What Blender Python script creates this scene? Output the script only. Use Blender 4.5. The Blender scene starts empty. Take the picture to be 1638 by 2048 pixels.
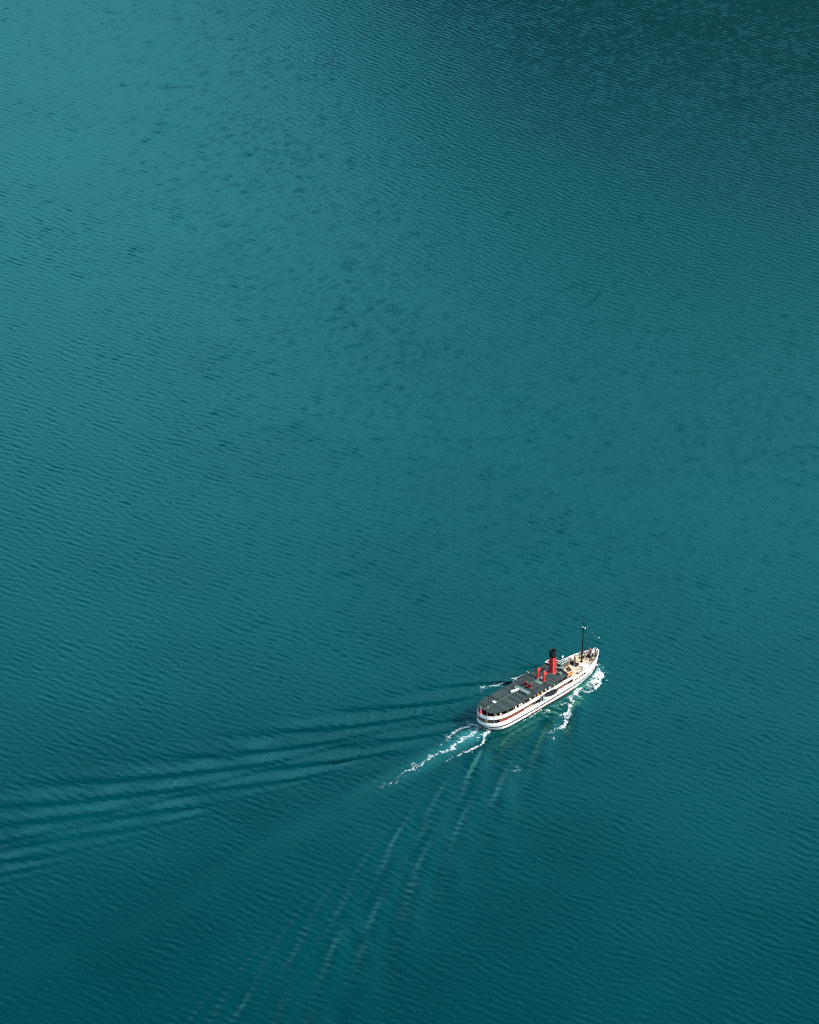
import bpy, math, random
import numpy as np

# ------------------------------------------------------------------ camera, sky, sun, exposure
sc = bpy.context.scene
COL = sc.collection
R = math.radians
CAM_H, PITCH, ROLL, FPX, PW, PH = 417.0, R(28.0), R(2.5), 6640.0, 1638, 2048
cam = bpy.data.cameras.new('camera')
cam_o = bpy.data.objects.new('camera', cam)
COL.objects.link(cam_o)
cam.sensor_fit = 'VERTICAL'
cam.sensor_height = 24.0
cam.lens = FPX / PH * 24.0
cam.clip_start = 5.0
cam.clip_end = 60000.0
from mathutils import Matrix, Vector
cam_o.matrix_world = (Matrix.Translation((0, 0, CAM_H)) @ Matrix.Rotation(math.pi / 2 - PITCH, 4, 'X')
                      @ Matrix.Rotation(ROLL, 4, 'Z'))
sc.camera = cam_o

SUN_AZ, SUN_EL = R(-16.0), R(44.0)
world = bpy.data.worlds.new('World')
sc.world = world
world.use_nodes = True
wn, wl = world.node_tree.nodes, world.node_tree.links
sky = wn.new('ShaderNodeTexSky')
sky.sky_type = 'NISHITA'
sky.sun_disc = False
sky.sun_elevation = SUN_EL
sky.sun_rotation = math.pi / 2 - SUN_AZ
sky.altitude = 400
sky.air_density = 1.0
sky.dust_density = 4.0
sky.ozone_density = 1.0
wl.new(sky.outputs[0], wn['Background'].inputs[0])
wn['Background'].inputs[1].default_value = 0.15
sun = bpy.data.lights.new('sun', 'SUN')
sun.energy = 2.1
sun.angle = R(0.53)
sun.color = (1.0, 0.95, 0.88)
sun_o = bpy.data.objects.new('sun', sun)
COL.objects.link(sun_o)
SUN_DIR = Vector((math.cos(SUN_AZ) * math.cos(SUN_EL), math.sin(SUN_AZ) * math.cos(SUN_EL), math.sin(SUN_EL)))
sun_o.rotation_euler = SUN_DIR.to_track_quat('Z', 'Y').to_euler()
sun_o.location = (0, 700, 300)
sc.view_settings.view_transform = 'Standard'
sc.view_settings.look = 'None'
sc.view_settings.exposure = 1.3
sc.view_settings.gamma = 1.0
sc.view_settings.use_curve_mapping = False
sc.cycles.use_denoising = False
sc.cycles.max_bounces = 6
sc.cycles.sample_clamp_indirect = 0.3
sc.cycles.filter_width = 1.2

rng = np.random.default_rng(7)
random.seed(7)

# ------------------------------------------------------------------ helpers
def new_mat(name, color, rough=0.6, var=0.12, scale=3.0, metallic=0.0, spec=0.4, bump=0.0):
    m = bpy.data.materials.new(name)
    m.use_nodes = True
    nt = m.node_tree
    b = nt.nodes['Principled BSDF']
    b.inputs['Roughness'].default_value = rough
    b.inputs['Metallic'].default_value = metallic
    b.inputs['Specular IOR Level'].default_value = spec
    tc = nt.nodes.new('ShaderNodeTexCoord')
    nz = nt.nodes.new('ShaderNodeTexNoise')
    nz.inputs['Scale'].default_value = scale
    nz.inputs['Detail'].default_value = 5
    nt.links.new(tc.outputs['Object'], nz.inputs['Vector'])
    mx = nt.nodes.new('ShaderNodeMix')
    mx.data_type = 'RGBA'
    lo = [max(0, c * (1 - var)) for c in color]
    hi = [min(1, c * (1 + var)) for c in color]
    mx.inputs['A'].default_value = (*lo, 1)
    mx.inputs['B'].default_value = (*hi, 1)
    nt.links.new(nz.outputs['Fac'], mx.inputs['Factor'])
    nt.links.new(mx.outputs['Result'], b.inputs['Base Color'])
    if bump:
        bp = nt.nodes.new('ShaderNodeBump')
        bp.inputs['Strength'].default_value = 1
        bp.inputs['Distance'].default_value = bump
        nt.links.new(nz.outputs['Fac'], bp.inputs['Height'])
        nt.links.new(bp.outputs[0], b.inputs['Normal'])
    return m

M = {
    'white': new_mat('white_paint', (0.72, 0.71, 0.69), 0.5, 0.10, 0.9),
    'cream': new_mat('cream_paint', (0.60, 0.54, 0.38), 0.6, 0.10, 1.5),
    'deck': new_mat('scrubbed_deck', (0.44, 0.39, 0.26), 0.85, 0.22, 2.5),
    'black': new_mat('black_paint', (0.008, 0.009, 0.011), 0.75, 0.2, 2, spec=0.05),
    'boot': new_mat('boot_topping', (0.035, 0.02, 0.02), 0.6, 0.3, 1),
    'rust': new_mat('red_lead_boot', (0.20, 0.07, 0.045), 0.7, 0.35, 0.8),
    'red': new_mat('funnel_red', (0.38, 0.008, 0.014), 0.55, 0.12, 1.2),
    'red_vent': new_mat('vent_red', (0.42, 0.016, 0.015), 0.55, 0.1, 2),
    'dark_red': new_mat('vent_throat', (0.10, 0.008, 0.008), 0.7, 0.1, 2),
    'wood': new_mat('varnished_teak', (0.16, 0.026, 0.012), 0.6, 0.28, 4),
    'wood_dark': new_mat('maroon_wood', (0.06, 0.010, 0.012), 0.6, 0.25, 4),
    'orange': new_mat('bright_varnish', (0.42, 0.11, 0.014), 0.45, 0.22, 3),
    'roof': new_mat('canvas_roof', (0.026, 0.042, 0.040), 0.9, 0.18, 1.2, bump=0.004, spec=0.08),
    'roof2': new_mat('canvas_roof_worn', (0.034, 0.052, 0.049), 0.9, 0.18, 1.2, bump=0.004, spec=0.08),
    'roof3': new_mat('canvas_roof_dark', (0.019, 0.032, 0.031), 0.9, 0.18, 1.2, bump=0.004, spec=0.08),
    'seam': new_mat('roof_batten', (0.085, 0.11, 0.105), 0.8, 0.15, 3),
    'green': new_mat('skylight_green', (0.085, 0.15, 0.13), 0.75, 0.12, 2),
    'green_dk': new_mat('bridge_canvas', (0.045, 0.07, 0.058), 0.8, 0.15, 2),
    'dark': new_mat('dark_and_shade', (0.010, 0.011, 0.013), 0.9, 0.3, 2),  # near black; on the saloon it is painted shade
    'cover': new_mat('boat_cover', (0.011, 0.016, 0.021), 0.85, 0.25, 3, bump=0.01, spec=0.08),
    'steel': new_mat('winch_iron', (0.012, 0.012, 0.013), 0.5, 0.3, 5, metallic=0.3),
    'grey': new_mat('grey_paint', (0.3, 0.32, 0.31), 0.6, 0.12, 3),
    'flag_red': new_mat('flag_red', (0.62, 0.025, 0.05), 0.8, 0.08, 3),
    'flag_blue': new_mat('flag_blue', (0.02, 0.03, 0.16), 0.8, 0.08, 3),
    'glass': new_mat('window_glass', (0.03, 0.045, 0.05), 0.06, 0.2, 2, spec=0.6),
    'lamp': new_mat('lamp_white', (0.85, 0.85, 0.82), 0.3, 0.03, 3),
}

SHEER_ON = False
def sheer(x):
    return 1.0 * (max(x + 8, 0) / 30) ** 1.5 + 0.3 * (max(-x - 10, 0) / 12) ** 2

def link_mesh(name, verts, faces, mat, parent=None, smooth=False):
    me = bpy.data.meshes.new(name)
    me.from_pydata([tuple(map(float, v)) for v in verts], [], [tuple(map(int, f)) for f in faces])
    me.validate()
    if mat is not None:
        me.materials.append(M[mat] if isinstance(mat, str) else mat)
    if smooth:
        me.polygons.foreach_set('use_smooth', [True] * len(me.polygons))
    if SHEER_ON:
        for v in me.vertices:
            v.co.z += sheer(v.co.x) * min(1.0, max(0.0, v.co.z))
    me.update()
    o = bpy.data.objects.new(name, me)
    COL.objects.link(o)
    if parent is not None:
        o.parent = parent
    return o

def tag(o, label=None, cat=None, group=None, kind=None):
    if label: o['label'] = label
    if cat: o['category'] = cat
    if group: o['group'] = group
    if kind: o['kind'] = kind
    return o

class MB:
    """collects shapes, builds them as one mesh object"""
    def __init__(s):
        s.v, s.f = [], []
    def add(s, v, f):
        n = len(s.v)
        s.v += [tuple(p) for p in v]
        s.f += [tuple(i + n for i in q) for q in f]
        return s
    def box(s, x0, x1, y0, y1, z0, z1):
        v = [(x, y, z) for z in (z0, z1) for y in (y0, y1) for x in (x0, x1)]
        return s.add(v, [(0, 2, 3, 1), (4, 5, 7, 6), (0, 1, 5, 4), (2, 6, 7, 3), (0, 4, 6, 2), (1, 3, 7, 5)])
    def tube(s, pts, rad, n=8, cap=True):
        """swept tube; rad is one value or one per point"""
        pts = [Vector(p) for p in pts]
        rad = [rad] * len(pts) if isinstance(rad, (int, float)) else rad
        rings = []
        ref = Vector((0, 0, 1))
        d0 = (pts[-1] - pts[0]).normalized()
        if abs(d0.z) > 0.9: ref = Vector((1, 0, 0))
        for i, p in enumerate(pts):
            d = (pts[min(i + 1, len(pts) - 1)] - pts[max(i - 1, 0)]).normalized()
            a = d.cross(ref)
            if a.length < 1e-4: a = d.cross(Vector((0, 1, 0)))
            a.normalize()
            b = d.cross(a)
            rings.append([p + (a * math.cos(t) + b * math.sin(t)) * rad[i] for t in [2 * math.pi * k / n for k in range(n)]])
        v = [q for r in rings for q in r]
        f = []
        for i in range(len(rings) - 1):
            for k in range(n):
                f.append((i * n + k, i * n + (k + 1) % n, (i + 1) * n + (k + 1) % n, (i + 1) * n + k))
        if cap:
            f.append(tuple(range(n - 1, -1, -1)))
            f.append(tuple((len(rings) - 1) * n + k for k in range(n)))
        return s.add(v, f)
    def lathe(s, prof, n=16, cx=0, cy=0, cap=True):
        v, f = [], []
        for r, z in prof:
            v += [(cx + r * math.cos(2 * math.pi * k / n), cy + r * math.sin(2 * math.pi * k / n), z) for k in range(n)]
        for i in range(len(prof) - 1):
            for k in range(n):
                f.append((i * n + k, i * n + (k + 1) % n, (i + 1) * n + (k + 1) % n, (i + 1) * n + k))
        if cap:
            f.append(tuple(range(n - 1, -1, -1)))
            f.append(tuple((len(prof) - 1) * n + k for k in range(n)))
        return s.add(v, f)
    def prism(s, poly, z0, z1):
        n = len(poly)
        v = [(x, y, z0) for x, y in poly] + [(x, y, z1) for x, y in poly]
        f = [tuple(range(n - 1, -1, -1)), tuple(range(n, 2 * n))]
        f += [(i, (i + 1) % n, n + (i + 1) % n, n + i) for i in range(n)]
        return s.add(v, f)
    def build(s, name, mat, parent=None, smooth=False):
        return link_mesh(name, s.v, s.f, mat, parent, smooth)

def box(name, x0, x1, y0, y1, z0, z1, mat, parent):
    return MB().box(x0, x1, y0, y1, z0, z1).build(name, mat, parent)

def sstep(x, a, b):
    t = np.clip((np.asarray(x, float) - a) / (b - a), 0, 1)
    return t * t * (3 - 2 * t)

def blur_noise(n, cell, seed):
    """smooth random field n x n, unit variance, feature size about cell samples"""
    r = np.random.default_rng(seed)
    k = np.hypot(np.fft.fftfreq(n)[:, None], np.fft.fftfreq(n)[None, :])
    g = np.fft.ifft2(np.fft.fft2(r.standard_normal((n, n))) * np.exp(-(k * cell) ** 2 * 2)).real
    return g / g.std()

def bilin(img, u, v):
    """sample img[row=v, col=u], wrapping"""
    h, w = img.shape
    u = np.mod(u, w); v = np.mod(v, h)
    i0 = np.floor(u).astype(int) % w; j0 = np.floor(v).astype(int) % h
    fu = u - np.floor(u); fv = v - np.floor(v)
    i1 = (i0 + 1) % w; j1 = (j0 + 1) % h
    return (img[j0, i0] * (1 - fu) * (1 - fv) + img[j0, i1] * fu * (1 - fv)
            + img[j1, i0] * (1 - fu) * fv + img[j1, i1] * fu * fv)

# ------------------------------------------------------------------ where the ship lies
HEAD = R(49.2)
ORG = np.array([33.98, 691.50])
UX = np.array([math.cos(HEAD), math.sin(HEAD)])
NX = np.array([-UX[1], UX[0]])
def to_ship(x, y):
    return (x - ORG[0]) * UX[0] + (y - ORG[1]) * UX[1], (x - ORG[0]) * NX[0] + (y - ORG[1]) * NX[1]
def to_world(a, b):
    return ORG[0] + a * UX[0] + b * NX[0], ORG[1] + a * UX[1] + b * NX[1]

# half breadth of the hull at rail height along the ship
X_STERN, X_STEM = -22.5, 21.5
_tx = np.linspace(X_STERN, X_STEM, 441)
_px = [7.0, 9.7, 11.5, 13.0, 14.6, 16.1, 17.3, 18.4, 19.4, 20.3, 21.0, 21.5]
_pb = [3.70, 3.66, 3.58, 3.44, 3.22, 2.92, 2.55, 2.12, 1.62, 1.05, 0.52, 0.07]
_tb = np.interp(_tx, _px, _pb)
_e = _tx < -16
_tb[_e] = 3.70 * (1 - np.clip((-16 - _tx[_e]) / 6.5, 0, 1) ** 2.3) ** (1 / 2.3)
_k = np.ones(13) / 13
_s = np.convolve(np.pad(_tb, 6, mode='edge'), _k, 'valid')
_tb = np.where((_tx > 6) & (_tx < 20.8), _s, _tb)
def hb(x):
    return np.interp(x, _tx, _tb)
def stem_x(z): return 20.75 + 0.20 * z
def stern_x(z): return -20.4 - 2.1 * float(np.clip(z / 1.7, 0, 1))
def hull_pt(xi, sgn, z, off=0.0):
    x = xi * (stem_x(z) / X_STEM) if xi > 0 else xi * (stern_x(z) / X_STERN)
    d = max(0.0, 1 - z / 1.3)
    bow = float(sstep(xi, 4, 18))
    y = hb(xi) * (1 - d * (0.07 + 0.24 * bow) - 0.06 * bow * max(0, 1 - z / 3.0))
    if off:
        dx = 0.05
        t = np.array([2 * dx, hb(xi + dx) - hb(xi - dx)])
        t /= np.linalg.norm(t) + 1e-9
        x -= off * t[1]; y += off * t[0]
    return np.array([x, sgn * max(y, 0.0), z])

# ------------------------------------------------------------------ the lake: wind waves + ship wake, as real relief
# the modelled patch is a trapezoid; rows and columns are denser near the viewer's shore
LY0, LY1 = 515.0, 1290.0
NXG, NYG = 700, 1400
_v = np.linspace(0, 1, NYG)
gy = LY0 + (LY1 - LY0) * (0.80 * _v + 0.20 * _v ** 2)
def left_x(y): return -112.0 - (y - 552.0) * 0.1285
def right_x(y): return 122.0 + (y - 564.0) * 0.0888
_u = np.linspace(0, 1, NXG)
X = left_x(gy)[:, None] + (right_x(gy) - left_x(gy))[:, None] * _u[None, :]
Y = np.repeat(gy[:, None], NXG, 1)
DX = 0.40
NF = 2048
kx = (2 * np.pi * np.fft.fftfreq(NF, DX)[None, :]).astype(np.float32)
ky = (2 * np.pi * np.fft.fftfreq(NF, DX)[:, None]).astype(np.float32)
kk = np.hypot(kx, ky); kk[0, 0] = 1e-6
TU, TV = (X + 500) / DX, (Y - 400) / DX
def lay(f):
    """a wave tile laid over the patch"""
    return bilin(f, TU, TV)
WAVE_DIR = R(235.0)
def wave_field(lam, spread, seed, tail=4.0, theta=WAVE_DIR):
    kp = 2 * np.pi / lam
    cosd = (kx * math.cos(theta) + ky * math.sin(theta)) / kk
    S = np.exp(-0.8 * np.minimum(kp / kk, 6.0) ** 4) / kk ** tail * np.abs(cosd) ** spread
    S *= np.exp(-(kk * 0.24) ** 2)
    S[0, 0] = 0
    r = np.random.default_rng(seed)
    F = np.fft.fft2(r.standard_normal((NF, NF))) * np.sqrt(S)
    sl = np.sqrt((np.fft.ifft2(1j * kx * F).real ** 2 + np.fft.ifft2(1j * ky * F).real ** 2).mean())
    F /= sl                                           # unit rms slope
    return (np.fft.ifft2(F).real.astype(np.float32),
            np.fft.ifft2(1j * kx / kk * F).real.astype(np.float32),
            np.fft.ifft2(1j * ky / kk * F).real.astype(np.float32))
h1, dx1, dy1 = [lay(f) for f in wave_field(2.2, 12, 11, 4.2)]
h2, dx2, dy2 = [lay(f) for f in wave_field(1.5, 8, 12, 4.0, WAVE_DIR + R(4))]
_g1, _g2 = blur_noise(512, 18, 13), blur_noise(512, 7, 14)
gust = 0.5 * bilin(_g1, X / 1.6 + 300, Y / 1.6) + 0.35 * bilin(_g2, X / 1.6 + 300, Y / 1.6)
far = sstep(Y, 640, 1150)
amp = (0.066 + 0.020 * sstep(Y, 590, 720) + 0.044 * far) * np.clip(1 + 0.16 * gust, 0.5, 1.6)
amp2 = (0.055 + 0.02 * far) * np.clip(1 - 0.12 * gust, 0.5, 1.6)

# the wake: diverging and transverse waves of a hull at 13 knots, from the bow and from the stern
US = 6.0
K0 = 9.81 / US ** 2
ws = np.arange(-190.0, 60.0, 0.6)
wy = np.arange(-95.0, 95.0, 0.6)
WS, WY = np.meshgrid(ws, wy)
def kelvin(xsrc, wmain, seed):
    s = xsrc - WS
    yc = WY - np.where(WY > 0, 0.030, -0.008) * np.clip(s, 0, None)
    th = np.linspace(R(2), R(72), 420)
    wgt = wmain(np.degrees(th)) / np.cos(th) ** 1.0
    H = np.zeros_like(WS)
    ph = 0.6
    for t, w in zip(th, wgt):
        k = K0 / math.cos(t) ** 2
        H += w * np.cos(k * (s * math.cos(t) - (np.abs(yc) - 4.0) * math.sin(t)) + ph)
    ang = np.degrees(np.arctan2(np.maximum(np.abs(yc) - 4, 0), np.maximum(s, 0.01)))
    H *= sstep(np.abs(yc), 2, 7) * sstep(s, 2, 14) * (1 - sstep(ang, 19.5, 25.5))
    return H / 420 * (1 + 0.8 * np.exp(-np.clip(s, 0, None) / 45.0))
wk_bow = kelvin(24.0, lambda d: np.exp(-((d - 57) / 10.0) ** 2) + 0.10 * np.exp(-((d - 25) / 16) ** 2), 1)
wk_st = kelvin(-14.0, lambda d: np.exp(-((d - 58) / 10.0) ** 2) + 0.10 * np.exp(-((d - 25) / 16) ** 2), 2)
WK = wk_bow + 0.75 * wk_st
WK *= 0.060 / WK[(WS < -40) & (WS > -110) & (np.abs(WY) > 10) & (np.abs(WY) < 50)].std()
WK *= np.clip(1 + np.where(WY < 0, 0.26, 0.42) * bilin(blur_noise(512, 12, 31), (WS + 200) / 0.6, (WY + 100) / 0.6), 0.25, 1.9)

def wake_at(a, b):
    u = np.clip((a - ws[0]) / 0.6, 0, len(ws) - 2); v = np.clip((b - wy[0]) / 0.6, 0, len(wy) - 2)
    z = bilin(WK, u, v)
    z = z * np.where(b < 0, 2.1, 1.15)
    return z * sstep(a, -188, -165) * (1 - sstep(np.abs(b), 80, 93))

def bow_hump(a, b):
    """the bow wave thrown off each side of the stem"""
    z = 0
    for sg in (-1, 1):
        c = np.interp(-a, [-22.5, -19, -16, -12, -7, -2, 4, 12], [0.0, 2.6, 4.2, 5.4, 4.6, 8.6, 11.2, 13.0])
        w = np.interp(-a, [-23, -18, -10, 0, 10], [0.5, 1.1, 1.3, 1.0, 0.9])
        z = z + np.exp(-((b * sg - c) / w) ** 2) * sstep(-a, -23.5, -21) * (1 - sstep(-a, 0, 12)) * 0.42
    return z

A, Bc = to_ship(X, Y)
wash_c = 0.4 + 5.5 * np.clip((-A - 120) / 50, 0, 2) ** 2
wash_d = np.abs(Bc - wash_c)
wash = (1 - sstep(wash_d, 0.6 + 0.008 * np.clip(-A, 0, None), 3.4 + 0.03 * np.clip(-A, 0, None))) * sstep(-A, 18, 26)
calm = 1 - 0.55 * wash
inner = (1 - sstep(np.abs(Bc - 0.03 * (22 - A)), 0.1 * (22 - A), 0.24 * (22 - A) + 4)) * sstep(-A, -10, 30)
calm *= 1 - 0.08 * inner
_U = np.repeat(_u[None, :], NYG, 0)
edge = sstep(_U, 0, 0.03) * (1 - sstep(_U, 0.97, 1)) * sstep(Y, LY0, LY0 + 8) * (1 - sstep(Y, LY1 - 8, LY1))
a1 = amp * calm * edge
a2 = amp2 * edge * (1 - 0.3 * wash)
H1, H2 = h1 * a1, h2 * a2
WKG = wake_at(A, Bc) * edge
Zw = H1 + H2 + WKG + bow_hump(A, Bc) * edge
CH, LEAN = 1.3, 2.0
WKL = WKG * np.where(Bc < 0, 0.6, 8.5)
Xw = X + CH * (dx1 * a1 + 0.7 * dx2 * a2) + math.cos(WAVE_DIR) * (LEAN * H1 + WKL)
Yw = Y + CH * (dy1 * a1 + 0.7 * dy2 * a2) + math.sin(WAVE_DIR) * (LEAN * H1 + WKL)

def water_z(a, b):
    x, y = to_world(a, b)
    return bilin(Zw, (x - left_x(y)) / (right_x(y) - left_x(y)) * (NXG - 1), np.interp(y, gy, np.arange(NYG)))

def build_lake():
    n = NXG * NYG
    far_r = 26000.0
    co = np.empty((n + 8, 3), np.float32)
    co[:n, 0] = Xw.ravel(); co[:n, 1] = Yw.ravel(); co[:n, 2] = Zw.ravel()
    y0, y1 = gy[0], gy[-1]
    co[n:] = [(left_x(y0), y0, 0), (right_x(y0), y0, 0), (right_x(y1), y1, 0), (left_x(y1), y1, 0),
              (-far_r, -400, 0), (far_r, -400, 0), (far_r, far_r, 0), (-far_r, far_r, 0)]
    idx = np.arange(n, dtype=np.int32).reshape(NYG, NXG)
    q = np.stack([idx[:-1, :-1], idx[:-1, 1:], idx[1:, 1:], idx[1:, :-1]], -1).reshape(-1, 4)
    o = np.array([(n + 4, n + 5, n + 1, n), (n + 5, n + 6, n + 2, n + 1), (n + 6, n + 7, n + 3, n + 2), (n + 7, n + 4, n, n + 3)], np.int32)
    q = np.concatenate([q, o])
    me = bpy.data.meshes.new('lake')
    me.vertices.add(n + 8)
    me.vertices.foreach_set('co', co.ravel())
    me.loops.add(q.size)
    me.loops.foreach_set('vertex_index', q.ravel())
    me.polygons.add(len(q))
    me.polygons.foreach_set('loop_start', np.arange(0, q.size, 4, dtype=np.int32))
    me.polygons.foreach_set('use_smooth', np.ones(len(q), bool))
    me.update(calc_edges=True)
    # air bubbles whipped into the water by propellers and bow
    side = 0
    for sg, g in ((-1, 1.0), (1, 0.6)):
        c = np.interp(-A, [-23, -16, -7, 4, 14], [0.3, 3.6, 5.0, 8.5, 10.0])
        side = side + g * np.exp(-((Bc * sg - c) / np.interp(-A, [-23, -10, 10], [0.8, 2.2, 3.4])) ** 2) * sstep(-A, -23, -19) * (1 - sstep(-A, -4, 20))
    streak = bilin(blur_noise(512, 9, 41), A / 1.6, Bc / 0.35) * 0.5 + bilin(blur_noise(512, 9, 42), A / 0.7, Bc / 0.6) * 0.4
    air = wash * (0.025 + 0.70 * np.exp(-np.clip(-A - 22, 0, None) / 16.0)) * np.clip(0.8 + 0.30 * streak, 0, 1.4)
    air = air + 0.35 * side * np.clip(0.7 + 0.6 * streak, 0, 1.5)
    at = np.zeros(n + 8, np.float32); at[:n] = np.clip(air, 0, 1).ravel()
    me.attributes.new('aeration', 'FLOAT', 'POINT').data.foreach_set('value', at)
    # light gradient painted into the water colour: darker near the viewer and far right
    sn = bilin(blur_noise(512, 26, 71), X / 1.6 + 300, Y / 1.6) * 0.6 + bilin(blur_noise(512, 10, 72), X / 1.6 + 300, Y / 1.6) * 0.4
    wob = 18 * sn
    body_shade = 0.33 + 0.22 * sstep(Y + wob, 555, 760) - 0.38 * sstep(Y + 1.5 * wob + 1.1 * X, 880, 1330) - 0.14 * sstep(Y, 780, 1100) + 0.05 * sn
    si = np.full(n + 8, 0.4, np.float32); si[:n] = np.clip(body_shade, 0.02, 1).ravel()
    me.attributes.new('body_shade', 'FLOAT', 'POINT').data.foreach_set('value', si)
    ca = np.ones(n + 8, np.float32); ca[:n] = (calm * (1 - 0.30 * far)).ravel()
    me.attributes.new('ripple', 'FLOAT', 'POINT').data.foreach_set('value', ca)
    ob = bpy.data.objects.new('lake', me)
    COL.objects.link(ob)
    tag(ob, 'teal lake water covered in small wind ripples with the wake of the ship', 'lake', kind='structure')
    return ob

def water_material():
    m = bpy.data.materials.new('lake_water')
    m.use_nodes = True
    nt = m.node_tree
    N, L = nt.nodes, nt.links
    b = N['Principled BSDF']
    geo = N.new('ShaderNodeNewGeometry')
    mp = N.new('ShaderNodeMapping')
    mp.vector_type = 'POINT'
    mp.inputs['Rotation'].default_value = (0, 0, -WAVE_DIR)
    mp.inputs['Scale'].default_value = (1.0, 1.0, 1.0)
    L.new(geo.outputs['Position'], mp.inputs['Vector'])
    st = N.new('ShaderNodeMapping')
    st.inputs['Scale'].default_value = (1.0, 0.36, 1.0)
    L.new(mp.outputs[0], st.inputs['Vector'])
    n1 = N.new('ShaderNodeTexNoise')
    n1.inputs['Scale'].default_value = 1.8
    n1.inputs['Detail'].default_value = 4.0
    n1.inputs['Roughness'].default_value = 0.62
    n1.inputs['Distortion'].default_value = 0.25
    L.new(st.outputs[0], n1.inputs['Vector'])
    rp = N.new('ShaderNodeAttribute'); rp.attribute_name = 'ripple'
    bp = N.new('ShaderNodeBump')
    bp.inputs['Distance'].default_value = 0.06
    L.new(rp.outputs['Fac'], bp.inputs['Strength'])
    L.new(n1.outputs['Fac'], bp.inputs['Height'])
    # painted light gradient plus faint random silt clouds set the body colour
    sl = N.new('ShaderNodeAttribute'); sl.attribute_name = 'body_shade'
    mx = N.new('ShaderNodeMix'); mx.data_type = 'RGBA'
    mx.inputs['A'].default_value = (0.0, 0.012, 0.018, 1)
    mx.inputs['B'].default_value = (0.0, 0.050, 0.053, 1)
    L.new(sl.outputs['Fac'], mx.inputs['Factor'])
    ae = N.new('ShaderNodeAttribute'); ae.attribute_name = 'aeration'
    mx2 = N.new('ShaderNodeMix'); mx2.data_type = 'RGBA'
    mx2.inputs['B'].default_value = (0.035, 0.26, 0.25, 1)
    ml = N.new('ShaderNodeMath'); ml.operation = 'MULTIPLY'; ml.inputs[1].default_value = 0.55
    L.new(ae.outputs['Fac'], ml.inputs[0])
    L.new(ml.outputs[0], mx2.inputs['Factor'])
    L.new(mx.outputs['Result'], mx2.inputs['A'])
    # body colour (light scattered back out of the water) under a mirror-like surface
    df = N.new('ShaderNodeBsdfDiffuse')
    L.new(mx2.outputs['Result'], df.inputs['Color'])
    L.new(bp.outputs[0], df.inputs['Normal'])
    gl = N.new('ShaderNodeBsdfGlossy')
    gl.inputs['Color'].default_value = (0.28, 0.97, 0.71, 1)
    gl.inputs['Roughness'].default_value = 0.07
    L.new(bp.outputs[0], gl.inputs['Normal'])
    fr = N.new('ShaderNodeFresnel')
    fr.inputs['IOR'].default_value = 1.333
    L.new(bp.outputs[0], fr.inputs['Normal'])
    ms = N.new('ShaderNodeMixShader')
    fm = N.new('ShaderNodeMath'); fm.operation = 'MULTIPLY_ADD'; fm.use_clamp = True
    fm.inputs[1].default_value = 4.0
    fm.inputs[2].default_value = -0.150
    L.new(fr.outputs[0], fm.inputs[0])
    fc = N.new('ShaderNodeMath'); fc.operation = 'SMOOTH_MIN'
    fc.inputs[1].default_value = 0.225
    fc.inputs[2].default_value = 0.12
    L.new(fm.outputs[0], fc.inputs[0])
    L.new(fc.outputs[0], ms.inputs[0])
    L.new(df.outputs[0], ms.inputs[1])
    L.new(gl.outputs[0], ms.inputs[2])
    L.new(ms.outputs[0], N['Material Output'].inputs['Surface'])
    N.remove(b)
    return m

M['water'] = water_material()
lake = build_lake()
lake.data.materials.append(M['water'])

# ------------------------------------------------------------------ mountains across the lake (their reflection darkens the far right water)
def build_hills():
    nx, ny = 150, 36
    xs = np.linspace(-9000, 12000, nx); ys = np.linspace(2000, 8500, ny)
    XX, YY = np.meshgrid(xs, ys)
    bs = blur_noise(256, 14, 51) * 0.6 + blur_noise(256, 5, 52) * 0.3 + blur_noise(256, 2, 53) * 0.12
    nz = bs[:ny, :nx]
    shore = 2200 + 1500 * (1 - sstep(XX, -900, 100)) + 180 * nz
    rise = np.clip(YY - shore, -200, None)
    hgt = 1650 * (1 - np.exp(-np.clip(rise, 0, None) / 1000)) * np.clip(0.85 + 0.28 * nz, 0.3, 1.5)
    hgt *= 0.30 + 0.70 * sstep(XX, -750, 550)
    Zh = np.where(rise > 0, hgt, rise * 0.5) - 5
    v = np.stack([XX, YY, Zh], -1).reshape(-1, 3)
    i = np.arange(nx * ny).reshape(ny, nx)
    f = np.stack([i[:-1, :-1], i[:-1, 1:], i[1:, 1:], i[1:, :-1]], -1).reshape(-1, 4)
    o = link_mesh('hills', v, f, new_mat('haze_dark_slopes', (0.006, 0.017, 0.024), 0.9, 0.4, 0.004), None, True)  # albedo darkened and blued for distance haze, to deepen the reflection
    tag(o, 'steep dark, haze-blue rock mountains rising across the lake', 'hills', kind='structure')
build_hills()

# ------------------------------------------------------------------ the steamer
ship = bpy.data.objects.new('steam_ship', None)
COL.objects.link(ship)
ship.location = (ORG[0], ORG[1], 0)
ship.rotation_euler = (0, 0, HEAD)
tag(ship, 'old white steamer with red funnel and long dark green roof steaming across the lake', 'ship')
SHEER_ON = True

def samples(x0, x1, step=0.7):
    """stations from x0 to x1, closer together towards the round stern"""
    n = max(2, int(abs(x1 - x0) / step) + 1)
    t = np.linspace(0, 1, n)
    return x0 + (x1 - x0) * t

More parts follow.
